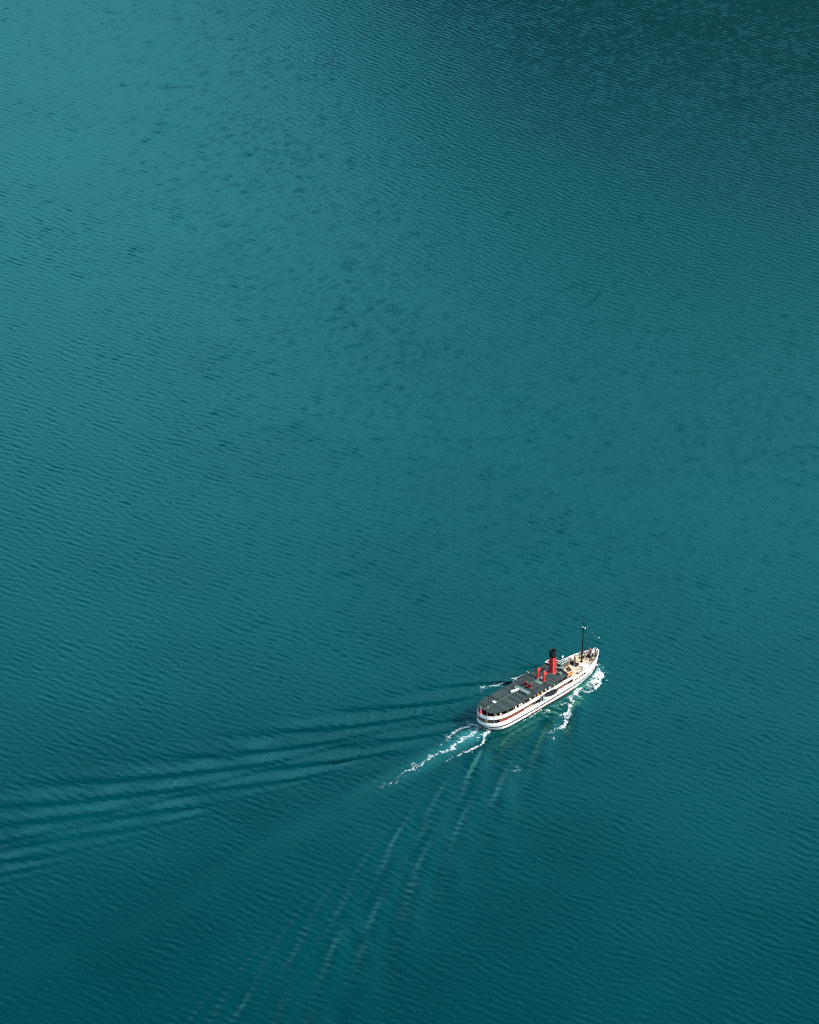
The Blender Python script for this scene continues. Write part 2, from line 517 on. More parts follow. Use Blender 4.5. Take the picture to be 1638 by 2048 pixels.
_st = X_STERN + 6.5 * (1 - np.cos(np.linspace(0, math.pi / 2, 12)))       # stern stations
def run(x_end, kind):
    """ordered (xi, side) stations: 'stern' = starboard x_end round the stern to port x_end, 'bow' = round the stem,
    'starboard'/'port' = (x0, x1) along one side"""
    if kind == 'stern':
        a = [(x, -1) for x in samples(x_end, -16.1)] + [(x, -1) for x in _st[::-1][:-1]]
        return a + [(X_STERN, 1)] + [(x, 1) for x, _ in a[::-1]]
    if kind == 'bow':
        xs = list(samples(x_end, 17.5)) + list(samples(17.8, X_STEM, 0.35))
        a = [(x, -1) for x in xs]
        return a + [(x, 1) for x in xs[::-1]]
    x0, x1 = x_end
    return [(x, -1 if kind == 'starboard' else 1) for x in samples(x0, x1)]

def band(name, stations, z0, z1, mat, parent, off=0.0, thick=0.1, shape_z=None):
    """a plate of given thickness that follows the hull outline between two heights"""
    f0 = z0 if callable(z0) else (lambda x: z0)
    f1 = z1 if callable(z1) else (lambda x: z1)
    v, f = [], []
    for xi, sg in stations:
        za, zb = f0(xi), f1(xi)
        sa, sb = (za, zb) if shape_z is None else (shape_z, shape_z)
        for z, sh, o in ((za, sa, off), (zb, sb, off), (zb, sb, off - thick), (za, sa, off - thick)):
            p = hull_pt(xi, sg, sh, o)
            v.append((p[0], p[1], z))
    n = len(stations)
    for i in range(n - 1):
        for k in range(4):
            f.append((i * 4 + k, i * 4 + (k + 1) % 4, i * 4 + 4 + (k + 1) % 4, i * 4 + 4 + k))
    f += [(3, 2, 1, 0), tuple(4 * (n - 1) + k for k in range(4))]
    return link_mesh(name, v, f, mat, parent, False)

def plate(name, x0, x1, z, thick, mat, parent, inset=0.0, shape_z=2.6, camber=0.0, half=None):
    """a deck: the hull outline filled in between two stations"""
    xs = [x for x in samples(max(x0, -16.0), min(x1, 17.5))]
    if x0 < -16: xs = [x for x in _st[:-1] if x >= x0] + xs
    if x1 > 17.5: xs += list(samples(17.8, x1, 0.35))
    v, f = [], []
    for x in xs:
        p = hull_pt(x, 1, shape_z, -inset)
        y = max(0.01, p[1])
        for yy, zz in ((-y, z), (0, z + camber), (y, z), (y, z - thick), (-y, z - thick)):
            v.append((p[0], yy, zz))
    n = len(xs)
    for i in range(n - 1):
        for k in range(5):
            f.append((i * 5 + k, i * 5 + (k + 1) % 5, i * 5 + 5 + (k + 1) % 5, i * 5 + 5 + k))
    f += [(4, 3, 2, 1, 0), tuple(5 * (n - 1) + k for k in range(5))]
    return link_mesh(name, v, f, mat, parent)

# ---- hull
def build_hull():
    st = run(17.5, 'bow')
    full = [(x, -1) for x in _st] + [(x, -1) for x in samples(-15.5, 17.0)] + st + [(x, 1) for x in samples(17.0, -15.5)] + [(x, 1) for x in _st[::-1][:-1]]
    zs = [-1.0, -0.4, 0.05, 0.4, 0.8, 1.25, 1.7, 2.35]
    v, f = [], []
    for z in zs:
        for x, sg in full:
            v.append(hull_pt(x, sg, z))
    n = len(full)
    for i in range(len(zs) - 1):
        for k in range(n):
            f.append((i * n + k, i * n + (k + 1) % n, (i + 1) * n + (k + 1) % n, (i + 1) * n + k))
    f.append(tuple(range(n - 1, -1, -1)))
    return link_mesh('hull', v, f, 'white', ship, True)
hull = build_hull()
full_stations = run(X_STEM - 0.05, 'stern')
band('boot_topping', full_stations, -0.3, 0.24, 'boot', hull, off=0.015, thick=0.12)
tag(band('boot_stripe', run((-9.0, 9.0), 'starboard'), 0.24, 0.40, 'rust', hull, off=0.02, thick=0.1), 'rust red stripe along the starboard waterline')
band('rubbing_strake', full_stations, 1.12, 1.42, 'black', hull, off=0.10, thick=0.16)
band('bulwark', run(7.5, 'stern'), 2.351, 2.40, 'white', hull, off=0.0, thick=0.12)
band('cap_rail', run(7.5, 'stern'), 2.401, 2.44, 'white', hull, off=0.02, thick=0.16)
# bow plating: solid forward, a long side port each side behind it
ztop = lambda x: 3.55 + 0.10 * float(sstep(x, 12, 21))
band('bow_plating', run(12.6, 'bow'), 2.351, ztop, 'white', hull, off=0.0, thick=0.1)
for sd in ('starboard', 'port'):
    band('side_plating', run((7.5, 12.6), sd), 3.02, ztop, 'white', hull, off=0.0, thick=0.1)
    band('side_plating', run((7.5, 8.1), sd), 2.351, 3.02, 'white', hull, off=0.0, thick=0.1)
    sgn = -1 if sd == 'starboard' else 1
    for k, x in enumerate((9.3, 10.5, 11.6)):
        p = hull_pt(x, sgn, 2.6, -0.1)
        box('frame_post', x - 0.05, x + 0.05, p[1] - 0.05, p[1] + 0.05, 2.35, 3.02, 'cream', hull)
    band('port_lining', run((8.0, 12.7), sd), 2.0, 3.0, 'wood_dark', hull, off=-0.75, thick=0.08)
band('bow_cap_rail', run(7.6, 'bow'), lambda x: ztop(x) + 0.002, lambda x: ztop(x) + 0.06, 'white', hull, off=0.04, thick=0.2, shape_z=3.6)
for i, x in enumerate(np.arange(-12.5, 12.6, 2.1)):
    for sg in (-1, 1):
        p = hull_pt(x, sg, 0.85, 0.015)
        m = MB().tube([(p[0], p[1] - sg * 0.04, 0.85), (p[0], p[1] + sg * 0.02, 0.85)], 0.13, 10)
        m.build('porthole', 'glass', hull)

# ---- decks
plate('main_deck', X_STERN + 0.1, 12.6, 1.75, 0.1, 'deck', ship, inset=0.14, shape_z=1.7)
foredeck = plate('foredeck', 7.5, 21.2, 3.0, 0.08, 'deck', ship, inset=0.12, shape_z=3.0)
plate('upper_deck', X_STERN + 0.15, 7.5, 3.44, 0.1, 'wood_dark', ship, inset=0.02)  # floor colour darkened to stand in for deep shade under the roof
for sg in (-1, 1):                                   # bulwark stays inside the bow
    for x in (13.2, 14.4, 15.6, 16.7, 17.7, 18.6, 19.4):
        p = hull_pt(x, sg, 3.3, -0.12)
        box('bulwark_stay', x - 0.04, x + 0.04, min(p[1], p[1] - sg * 0.22), max(p[1], p[1] - sg * 0.22), 3.0, 3.5, 'cream', foredeck)
    for x0, x1 in ((13.4, 14.2), (15.8, 16.5), (17.0, 17.5), (17.9, 18.4), (18.8, 19.2)):   # green pockets in the bulwark
        pa, pb = hull_pt(x0, sg, 3.3, -0.13), hull_pt(x1, sg, 3.3, -0.13)
        v = [(pa[0], pa[1], 3.08), (pb[0], pb[1], 3.08), (pb[0], pb[1], 3.42), (pa[0], pa[1], 3.42)]
        v += [(x, y - sg * 0.05, z) for x, y, z in v]
        link_mesh('freeing_port', v, [(0, 1, 2, 3), (7, 6, 5, 4), (0, 4, 5, 1), (1, 5, 6, 2), (2, 6, 7, 3), (3, 7, 4, 0)], 'green', foredeck)

# ---- lower cabin: varnished boards aft, open passage with windows amidships
cabin = MB()
cabin.box(-17.5, 7.2, -2.55, 2.55, 1.76, 3.31)
cabin_o = cabin.build('lower_cabin', 'wood_dark', ship)
for sg in (-1, 1):
    xs = np.arange(-19.6, -11.2, 0.46)
    for x in xs:
        pa, pb = hull_pt(x, sg, 2.8, -0.16), hull_pt(x + 0.42, sg, 2.8, -0.16)
        v = [(pa[0], pa[1], 2.3), (pb[0], pb[1], 2.3), (pb[0], pb[1], 3.36), (pa[0], pa[1], 3.36)]
        v += [(a, b - sg * 0.06, c) for a, b, c in v]
        link_mesh('board', v, [(0, 1, 2, 3), (7, 6, 5, 4), (0, 4, 5, 1), (1, 5, 6, 2), (2, 6, 7, 3), (3, 7, 4, 0)], 'wood', cabin_o)
    for x in (-10.0, -8.4, -6.8, 0.4, 2.0, 3.6, 5.2):
        w = box('window', x, x + 0.85, sg * 2.56 - 0.03, sg * 2.56 + 0.03, 2.5, 3.12, 'wood', cabin_o)
        box('pane', x + 0.08, x + 0.77, sg * 2.595 - 0.01, sg * 2.595 + 0.01, 2.57, 3.05, 'glass', w)
box('door', -17.53, -17.50, -0.5, 0.5, 1.8, 3.2, 'wood', cabin_o)
# ---- upper deck: white canvas dodger, stanchions, saloon painted dark as shade
dodger = band('dodger', run(7.3, 'stern'), 3.54, 4.40, 'white', ship, off=0.03, thick=0.06, shape_z=2.6)
band('hand_rail', run(7.3, 'stern'), 4.405, 4.45, 'cream', dodger, off=0.06, thick=0.12, shape_z=2.6)
band('lower_trim', run(7.3, 'stern'), 3.49, 3.535, 'wood_dark', dodger, off=0.05, thick=0.12, shape_z=2.6)
saloon = MB().box(-16.5, 6.0, -2.5, 2.5, 3.45, 5.36).build('saloon', 'dark', ship)  # near-black colour stands in for the shade behind the rail
for sg in (-1, 1):
    for x in np.arange(-13.6, 5.2, 1.9):
        w = box('window', x, x + 1.2, sg * 2.515 - 0.03, sg * 2.515 + 0.03, 4.2, 5.05, 'wood_dark', saloon)
        box('pane', x + 0.1, x + 1.1, sg * 2.555 - 0.008, sg * 2.555 + 0.008, 4.3, 4.95, 'glass', w)
stan = []
for sg in (-1, 1):
    stan += [(x, sg) for x in np.arange(-15.4, 7.2, 2.05)] + [(-17.4, sg), (-19.4, sg), (-21.0, sg), (-22.2, sg)]
for x, sg in stan:
    p = hull_pt(x, sg, 2.6, 0.075)
    MB().tube([(p[0], p[1], 2.6), (p[0], p[1], 5.42)], 0.045, 6).build('stanchion', 'grey', ship)

# ---- roof of narrow panels either side of a ridge
roof = plate('roof', X_STERN + 0.55, 5.0, 5.43, 0.07, 'dark', ship, inset=-0.02, shape_z=2.6, camber=0.16)
pw = 0.60
k = 0
x = X_STERN + 0.56
while x < 4.95:
    x1 = min(x + pw, 5.0)
    big = k % 4 == 3
    g = 0.035 if big else 0.014
    for sg in (-1, 1):
        v = []
        for xx in (x, x1 - g):
            y = max(0.12, hull_pt(xx, 1, 2.6, 0.05)[1])
            v += [(xx, sg * 0.10, 5.44 + 0.155), (xx, sg * y, 5.44), (xx, sg * y, 5.395), (xx, sg * 0.10, 5.44 + 0.11)]
        dz = random.uniform(0, 0.008)
        v = [(a, b, c + dz + 0.012) for a, b, c in v]
        link_mesh('roof_panel', v, [(0, 1, 5, 4), (1, 2, 6, 5), (2, 3, 7, 6), (3, 0, 4, 7), (3, 2, 1, 0), (4, 5, 6, 7)],
                  random.choice(['roof', 'roof', 'roof2', 'roof3']), roof)
    if big:
        y = max(0.12, hull_pt(x1, 1, 2.6, 0.04)[1])
        for sg in (-1, 1):
            MB().tube([(x1 - 0.018, sg * 0.1, 5.615), (x1 - 0.018, sg * y, 5.462)], 0.016, 5).build('batten', 'seam', roof)
    x += pw
    k += 1
MB().box(X_STERN + 0.7, 5.0, -0.055, 0.055, 5.60, 5.635).build('ridge_strip', 'seam', roof)
_re = [(x, -1) for x in samples(5.0, -16.1)] + [(x, -1) for x in _st[::-1] if x > X_STERN + 0.5]
band('roof_edge', _re + [(a, 1) for a, _ in _re[::-1]], 5.37, 5.445, 'roof3', roof, off=0.09, thick=0.05, shape_z=2.6)

# ---- funnel
fx, fy, fr = 3.45, -0.1, 0.86
tilt = -0.055
def rake(prof_r, z):
    return fx + tilt * (z - 5.5)
def raked(name, prof, mat, parent, n=28, cap=True, smooth=True, hollow=None):
    v, f = [], []
    for r, z in prof:
        v += [(rake(r, z) + r * math.cos(2 * math.pi * k / n), fy + r * math.sin(2 * math.pi * k / n), z) for k in range(n)]
    for i in range(len(prof) - 1):
        for k in range(n):
            f.append((i * n + k, i * n + (k + 1) % n, (i + 1) * n + (k + 1) % n, (i + 1) * n + k))
    return link_mesh(name, v, f, mat, parent, smooth)
funnel = raked('funnel', [(fr, 5.45), (fr, 7.0), (fr, 8.6), (fr, 10.05)], 'red', ship)
top = raked('funnel_top', [(fr + 0.004, 10.05), (fr + 0.004, 11.72), (fr - 0.05, 11.74), (fr - 0.05, 10.2), (0.01, 10.2)], 'black', funnel)
raked('funnel_rim', [(fr + 0.01, 11.64), (fr + 0.06, 11.67), (fr + 0.06, 11.76), (fr - 0.04, 11.76), (fr - 0.04, 11.70)], 'steel', funnel)
raked('funnel_base', [(fr + 0.14, 5.5), (fr + 0.14, 5.66), (fr + 0.02, 5.74)], 'red_vent', funnel)
for z in (8.55, 10.04):
    raked('funnel_band', [(fr + 0.005, z), (fr + 0.03, z + 0.01), (fr + 0.03, z + 0.06), (fr + 0.005, z + 0.07)], 'red' if z < 9 else 'black', funnel)
for ang, nm, mt, rr in ((-128, 'steam_pipe', 'cream', 0.035), (-12, 'ladder_rail', 'grey', 0.022), (-2, 'ladder_rail', 'grey', 0.022)):
    a = R(ang)
    MB().tube([(rake(0, z) + (fr + 0.08) * math.cos(a), fy + (fr + 0.08) * math.sin(a), z) for z in (5.5, 9.7 if 'pipe' in nm else 11.7)], rr, 6).build(nm, mt, funnel)
for z in np.arange(5.9, 11.6, 0.38):
    MB().tube([(rake(0, z) + (fr + 0.08) * math.cos(R(a)), fy + (fr + 0.08) * math.sin(R(a)), z) for a in (-12, -2)], 0.014, 5).build('ladder_rung', 'grey', funnel)

# ---- cowl ventilators
def cowl(x, y, h, face_deg, r, mr):
    """upright pipe that bends over into a bell mouth"""
    c, s_ = math.cos(R(face_deg)), math.sin(R(face_deg))
    path, rad = [(0, 5.5), (0, 5.5 + h * 0.55)], [r, r]
    for k in range(1, 6):
        a = R(90 * k / 5)
        path.append((0.42 * (1 - math.cos(a)), 5.5 + h * 0.55 + (h * 0.45 - mr * 0.55) * math.sin(a)))
        rad.append(r + (mr - r) * (k / 5) ** 1.4)
    path.append((path[-1][0] + 0.22, path[-1][1])); rad.append(mr * 1.04)
    m = MB().tube([(x + c * d, y + s_ * d, z) for d, z in path], rad, 14, cap=False)
    o = m.build('cowl_ventilator', 'red_vent', ship, True)
    d, z = path[-1]
    MB().tube([(x + c * (d - 0.08), y + s_ * (d - 0.08), z), (x + c * (d - 0.05), y + s_ * (d - 0.05), z)], mr * 0.98, 14).build('mouth', 'dark_red', o)
    MB().tube([(x + c * (d - 0.03), y + s_ * (d - 0.03), z), (x + c * (d + 0.02), y + s_ * (d + 0.02), z)], [mr * 1.0, mr * 1.1], 14, cap=False).build('mouth_rim', 'red_vent', o)
    MB().lathe([(r + 0.10, 5.5), (r + 0.10, 5.66), (r, 5.70)], 14, x, y).build('collar', 'red_vent', o)
    return o
cowl(-1.00, 0.85, 2.25, 20, 0.27, 0.42)
cowl(-1.12, -1.20, 2.10, 20, 0.27, 0.42)
cowl(-5.72, 0.42, 1.15, 205, 0.30, 0.48)
cowl(-5.78, -0.88, 1.15, 205, 0.30, 0.48)

# ---- things fixed on the roof
sk = MB().box(-8.95, -7.85, -2.65, 1.65, 5.5, 5.82).build('skylight', 'green_dk', ship)
for k in range(6):
    y0 = -2.70 + k * 0.735
    v = [(-8.99, y0, 5.83), (-7.81, y0, 5.83), (-7.81, y0 + 0.70, 5.83), (-8.99, y0 + 0.70, 5.83)]
    v += [(a, b, c + 0.05 + (0.06 if k % 2 else 0.045)) for a, b, c in v]
    link_mesh('skylight_panel', v, [(3, 2, 1, 0), (4, 5, 6, 7), (0, 1, 5, 4), (1, 2, 6, 5), (2, 3, 7, 6), (3, 0, 4, 7)], 'green', sk)
h = MB().box(-3.1, -2.1, -1.75, 0.15 - 0.25, 5.54, 5.66).build('roof_hatch', 'green', ship)
box('hatch_lid', -3.14, -2.06, -1.79, -0.06, 5.662, 5.70, 'green', h)
lk = MB().box(3.5, 4.2, -2.55, -1.9, 5.5, 6.0).build('deck_locker', 'green_dk', ship)
box('locker_lid', 3.47, 4.23, -2.58, -1.87, 6.002, 6.05, 'green', lk)
wb = MB().box(-17.8, -17.25, 0.1, 0.75, 5.56, 5.9).build('vent_box', 'lamp', ship)
MB().box(-17.88, -17.17, 0.02, 0.83, 5.902, 5.95).build('vent_box_lid', 'white', wb)
mp_ = MB().tube([(-20.36, 0.0, 5.5), (-20.36, 0.0, 10.5)], [0.05, 0.028], 7).build('aerial_pole', 'black', ship)
MB().lathe([(0.13, 5.58), (0.13, 5.75), (0.05, 5.8)], 10, -20.36, 0).build('pole_foot', 'lamp', mp_)
pr = MB().tube([(-2.1, -0.1, 5.68), (-2.1, -0.1, 5.95), (-0.6, -0.25, 5.95), (-0.6, -0.25, 5.66)], 0.05, 7).build('roof_pipe', 'lamp', ship)
MB().tube([(1.6, 1.1, 5.95), (3.0, 1.1, 5.95)], 0.035, 6).build('rail_bar', 'lamp', ship)
for x in (1.7, 2.9):
    MB().tube([(x, 1.1, 5.5), (x, 1.1, 5.92)], 0.03, 6).build('rail_post', 'lamp', ship)

# ---- bridge
bridge = MB().prism([(5.0, -3.7), (7.2, -3.7), (8.4, -1.3), (8.4, 1.3), (7.2, 3.7), (5.0, 3.7)], 4.95, 5.06).build('bridge_deck', 'deck', ship)
def panel_run(pts, z0, z1, mat, capmat):
    for (xa, ya), (xb, yb) in zip(pts[:-1], pts[1:]):
        L_ = math.hypot(xb - xa, yb - ya)
        n = max(1, round(L_ / 0.7))
        dx, dy = (xb - xa) / L_, (yb - ya) / L_
        nx_, ny_ = -dy * 0.04, dx * 0.04
        for k in range(n):
            a, b_ = k * L_ / n + 0.012, (k + 1) * L_ / n - 0.012
            q = [(xa + dx * t + sx * nx_, ya + dy * t + sx * ny_) for t, sx in ((a, 1), (b_, 1), (b_, -1), (a, -1))]
            MB().prism(q, z0, z1).build('bridge_panel', mat, bridge)
        q = [(xa + dx * t + sx * nx_ * 1.9, ya + dy * t + sx * ny_ * 1.9) for t, sx in ((0, 1), (L_, 1), (L_, -1), (0, -1))]
        MB().prism(q, z1 + 0.002, z1 + 0.06).build('bridge_rail', capmat, bridge)
panel_run([(5.6, -2.2), (5.15, -3.62), (6.9, -3.62), (8.05, -1.3)], 5.06, 5.9, 'orange', 'cream')
panel_run([(5.6, 2.2), (5.15, 3.62), (6.9, 3.62), (8.05, 1.45)], 5.06, 5.9, 'wood_dark', 'white')
wh = MB().box(6.95, 9.35, -0.55, 1.25, 3.02, 5.78).build('wheelhouse', 'wood_dark', ship)
MB().box(6.85, 9.45, -0.65, 1.35, 5.782, 5.86).build('wheelhouse_roof', 'green_dk', wh)
for x0, x1, y0, y1 in ((6.83, 9.47, 1.352, 1.40), (9.452, 9.50, -0.30, 1.42)):
    box('roof_trim', x0, x1, y0, y1, 5.78, 5.90, 'white', wh)
for y in (0.1, 0.75):
    MB().tube([(7.0, y, 5.9), (9.3, y, 5.9)], 0.03, 5).build('roof_rod', 'lamp', wh)
for x in (7.3, 8.1, 8.8):
    w = box('window', x, x + 0.6, -0.58, -0.552, 4.7, 5.5, 'orange', wh)
    box('pane', x + 0.06, x + 0.54, -0.60, -0.582, 4.78, 5.42, 'glass', w)
for y in (-0.35, 0.25, 0.75):
    w = box('window', 9.352, 9.38, y, y + 0.42, 4.7, 5.5, 'orange', wh)
    box('pane', 9.382, 9.40, y + 0.05, y + 0.37, 4.78, 5.42, 'glass', w)
oc = MB().lathe([(0.50, 5.06), (0.50, 5.85)], 8, 6.1, -0.9).build('compass_house', 'dark', ship)
MB().lathe([(0.70, 5.86), (0.72, 5.92), (0.12, 6.05)], 8, 6.1, -0.9).build('compass_house_roof', 'green', oc)
sl = MB().tube([(9.7, 1.9, 3.02), (9.7, 1.9, 6.0)], 0.05, 7).build('searchlight', 'lamp', ship)
MB().tube([(9.55, 1.9, 6.15), (9.9, 1.9, 6.2)], [0.16, 0.24], 12).build('lamp_drum', 'lamp', sl)
fb = MB().box(7.3, 7.5, -3.4, 3.4, 3.02, 4.9).build('front_bulkhead', 'cream', ship)
for y in (-2.9, -1.9, 1.4, 2.4):
    w = box('window', 7.501, 7.53, y, y + 0.6, 3.8, 4.5, 'wood', fb)
    box('pane', 7.531, 7.545, y + 0.06, y + 0.54, 3.86, 4.44, 'glass', w)
for sg in (-1, 1):
    for x in (5.1, 6.9):
        MB().tube([(x, sg * 3.62, 3.0 + 0.45), (x, sg * 3.62, 4.95)], 0.05, 6).build('bridge_post', 'cream', ship)

# ---- foredeck gear
mast = MB().tube([(15.1, 0.1, 2.9), (15.0, 0.1, 9.0), (14.9, 0.1, 12.6)], [0.20, 0.16, 0.12], 10).build('mast', 'black', ship)
MB().tube([(15.02, 0.1, 12.2), (14.9, 0.1, 14.5), (14.8, 0.1, 16.7)], [0.11, 0.09, 0.06], 8).build('topmast', 'black', mast)
MB().tube([(14.95, -0.55, 12.3), (14.95, 0.75, 12.3)], 0.06, 6).build('crosstree', 'black', mast)
for y in (-0.28, 0.42):
    MB().lathe([(0.05, 12.5), (0.13, 12.56), (0.14, 12.82), (0.05, 12.9)], 10, 15.05, y).build('masthead_light', 'lamp', mast)
MB().tube([(15.1, -0.25, 11.4), (15.1, 0.45, 11.4)], 0.07, 6).build('hound_band', 'black', mast)
MB().tube([(15.3, 0.1, 5.4), (18.2, 0.35, 7.8)], [0.11, 0.07], 8).build('derrick_boom', 'black', mast)
MB().tube([(18.2, 0.35, 7.8), (15.0, 0.1, 11.3)], 0.012, 4).build('topping_lift', 'steel', mast)
for y in (-2.9, 2.9):
    MB().tube([(14.2, y, 3.6), (14.95, 0.1, 12.2)], 0.014, 4).build('shroud', 'steel', mast)
MB().tube([(21.2, 0.0, 3.6), (14.9, 0.1, 14.4)], 0.014, 4).build('forestay', 'steel', mast)
MB().lathe([(0.34, 3.0), (0.30, 3.25), (0.22, 3.3)], 12, 15.1, 0.1).build('mast_step', 'steel', mast)
js = MB().tube([(21.2, 0.0, 3.6), (21.3, 0.0, 7.0)], [0.04, 0.025], 6).build('jackstaff', 'black', ship)
MB().lathe([(0.03, 6.95), (0.11, 7.05), (0.11, 7.2), (0.02, 7.3)], 8, 21.3, 0).build('staff_light', 'lamp', js)
# pennants on a line between mast and jackstaff
ln = MB().tube([(14.85, 0.1, 15.2), (17.0, 0.06, 11.6), (19.2, 0.03, 8.9), (21.3, 0.0, 7.05)], 0.012, 4).build('pennant_line', 'steel', ship)
for t in (0.24, 0.55, 0.72, 0.82):
    px_ = 14.85 + 6.45 * t
    pz_ = float(np.interp(px_, [14.85, 17.0, 19.2, 21.3], [15.2, 11.6, 8.9, 7.05]))
    v = [(px_, 0.05, pz_), (px_ + 0.16, 0.05, pz_ - 0.1), (px_ + 0.04, 0.09, pz_ - 0.26)]
    v += [(a, b + 0.015, c) for a, b, c in v]
    link_mesh('pennant', v, [(0, 1, 2), (5, 4, 3), (0, 3, 4, 1), (1, 4, 5, 2), (2, 5, 3, 0)], 'lamp', ln)
# windlass and cargo winch
def winch(x, y, s):
    o = MB().box(x - 0.45 * s, x + 0.45 * s, y - 0.6 * s, y + 0.6 * s, 3.0, 3.15).build('winch', 'steel', ship)
    MB().tube([(x, y - 0.55 * s, 3.45), (x, y + 0.55 * s, 3.45)], 0.24 * s, 12).build('drum', 'steel', o)
    for yy in (-0.62, 0.62):
        MB().lathe([(0.01, 0), (0.36 * s, 0), (0.36 * s, 0.08), (0.01, 0.08)], 12).build('flange', 'steel', o)
        fl = o.children[-1]
        fl.rotation_euler = (R(90), 0, 0); fl.location = (x, y + yy * s, 3.45 + sheer(x))
    for xx, yy in ((-0.3, -0.7), (-0.3, 0.7), (0.3, -0.7), (0.3, 0.7)):
        MB().box(x + xx * s - 0.06, x + xx * s + 0.06, y + yy * s - 0.06, y + yy * s + 0.06, 3.0, 3.7).build('bracket', 'steel', o)
winch(12.9, 0.55, 1.35)
winch(18.1, 0.0, 0.9)
hc = MB().box(13.0, 15.0, -2.25, -0.95, 3.0, 3.22).build('cargo_hatch', 'white', ship)
for k in range(4):
    box('hatch_board', 12.97 + k * 0.515, 12.97 + k * 0.515 + 0.5, -2.3, -0.9, 3.222, 3.29, 'white', hc)
for x, y in ((16.9, 1.2), (16.9, -1.2), (19.3, 0.75), (19.3, -0.75), (10.4, 2.6), (10.4, -2.6)):
    m = MB()
    for d in (-0.2, 0.2):
        m.lathe([(0.10, 3.0), (0.10, 3.35), (0.14, 3.36), (0.14, 3.42)], 8, x + d, y)
    m.build('bollard', 'black', ship)
MB().tube([(20.0, 0.55, 3.55), (20.0, 0.55, 4.3), (20.6, 0.3, 4.45), (20.6, -0.3, 4.45), (20.0, -0.55, 4.3), (20.0, -0.55, 3.55)], 0.05, 7).build('bow_rail', 'white', ship)

for sg in (-1, 1):                                   # anchor cables
    m = MB()
    for k in range(14):
        xk = 18.5 + k * 0.16
        m.tube([(xk, sg * (0.42 - k * 0.012), 3.05), (xk + 0.13, sg * (0.42 - k * 0.012), 3.07)], 0.06 if k % 2 else 0.045, 6)
    m.build('anchor_cable', 'steel', ship)
for x, y in ((16.2, 1.55), (12.2, 2.3), (17.7, -1.35)):
    m = MB()
    for k in range(3):
        m.tube([(x + (0.36 - k * 0.09) * math.cos(a), y + (0.36 - k * 0.09) * math.sin(a), 3.05 + k * 0.05) for a in np.linspace(0, 2 * math.pi, 17)], 0.045, 6)
    m.build('rope_coil', 'wood', ship)
for x, y in ((9.0, 2.75), (10.9, -2.75), (13.4, 2.75)):
    b_ = MB().box(x - 0.7, x + 0.7, y - 0.2, y + 0.2, 3.40, 3.45).build('bench', 'grey', ship)
    for xx in (-0.55, 0.55):
        box('leg', x + xx - 0.04, x + xx + 0.04, y - 0.17, y + 0.17, 3.0, 3.40, 'steel', b_)
for x, y, h_ in ((12.0, 1.4, 0.8), (16.6, 0.75, 0.55), (19.0, -0.25, 0.6)):
    lm = MB().lathe([(0.16, 3.0), (0.16, 3.0 + h_ * 0.7), (0.26, 3.0 + h_ * 0.8), (0.26, 3.0 + h_), (0.04, 3.05 + h_)], 12, x, y).build('mushroom_vent', 'black', ship)
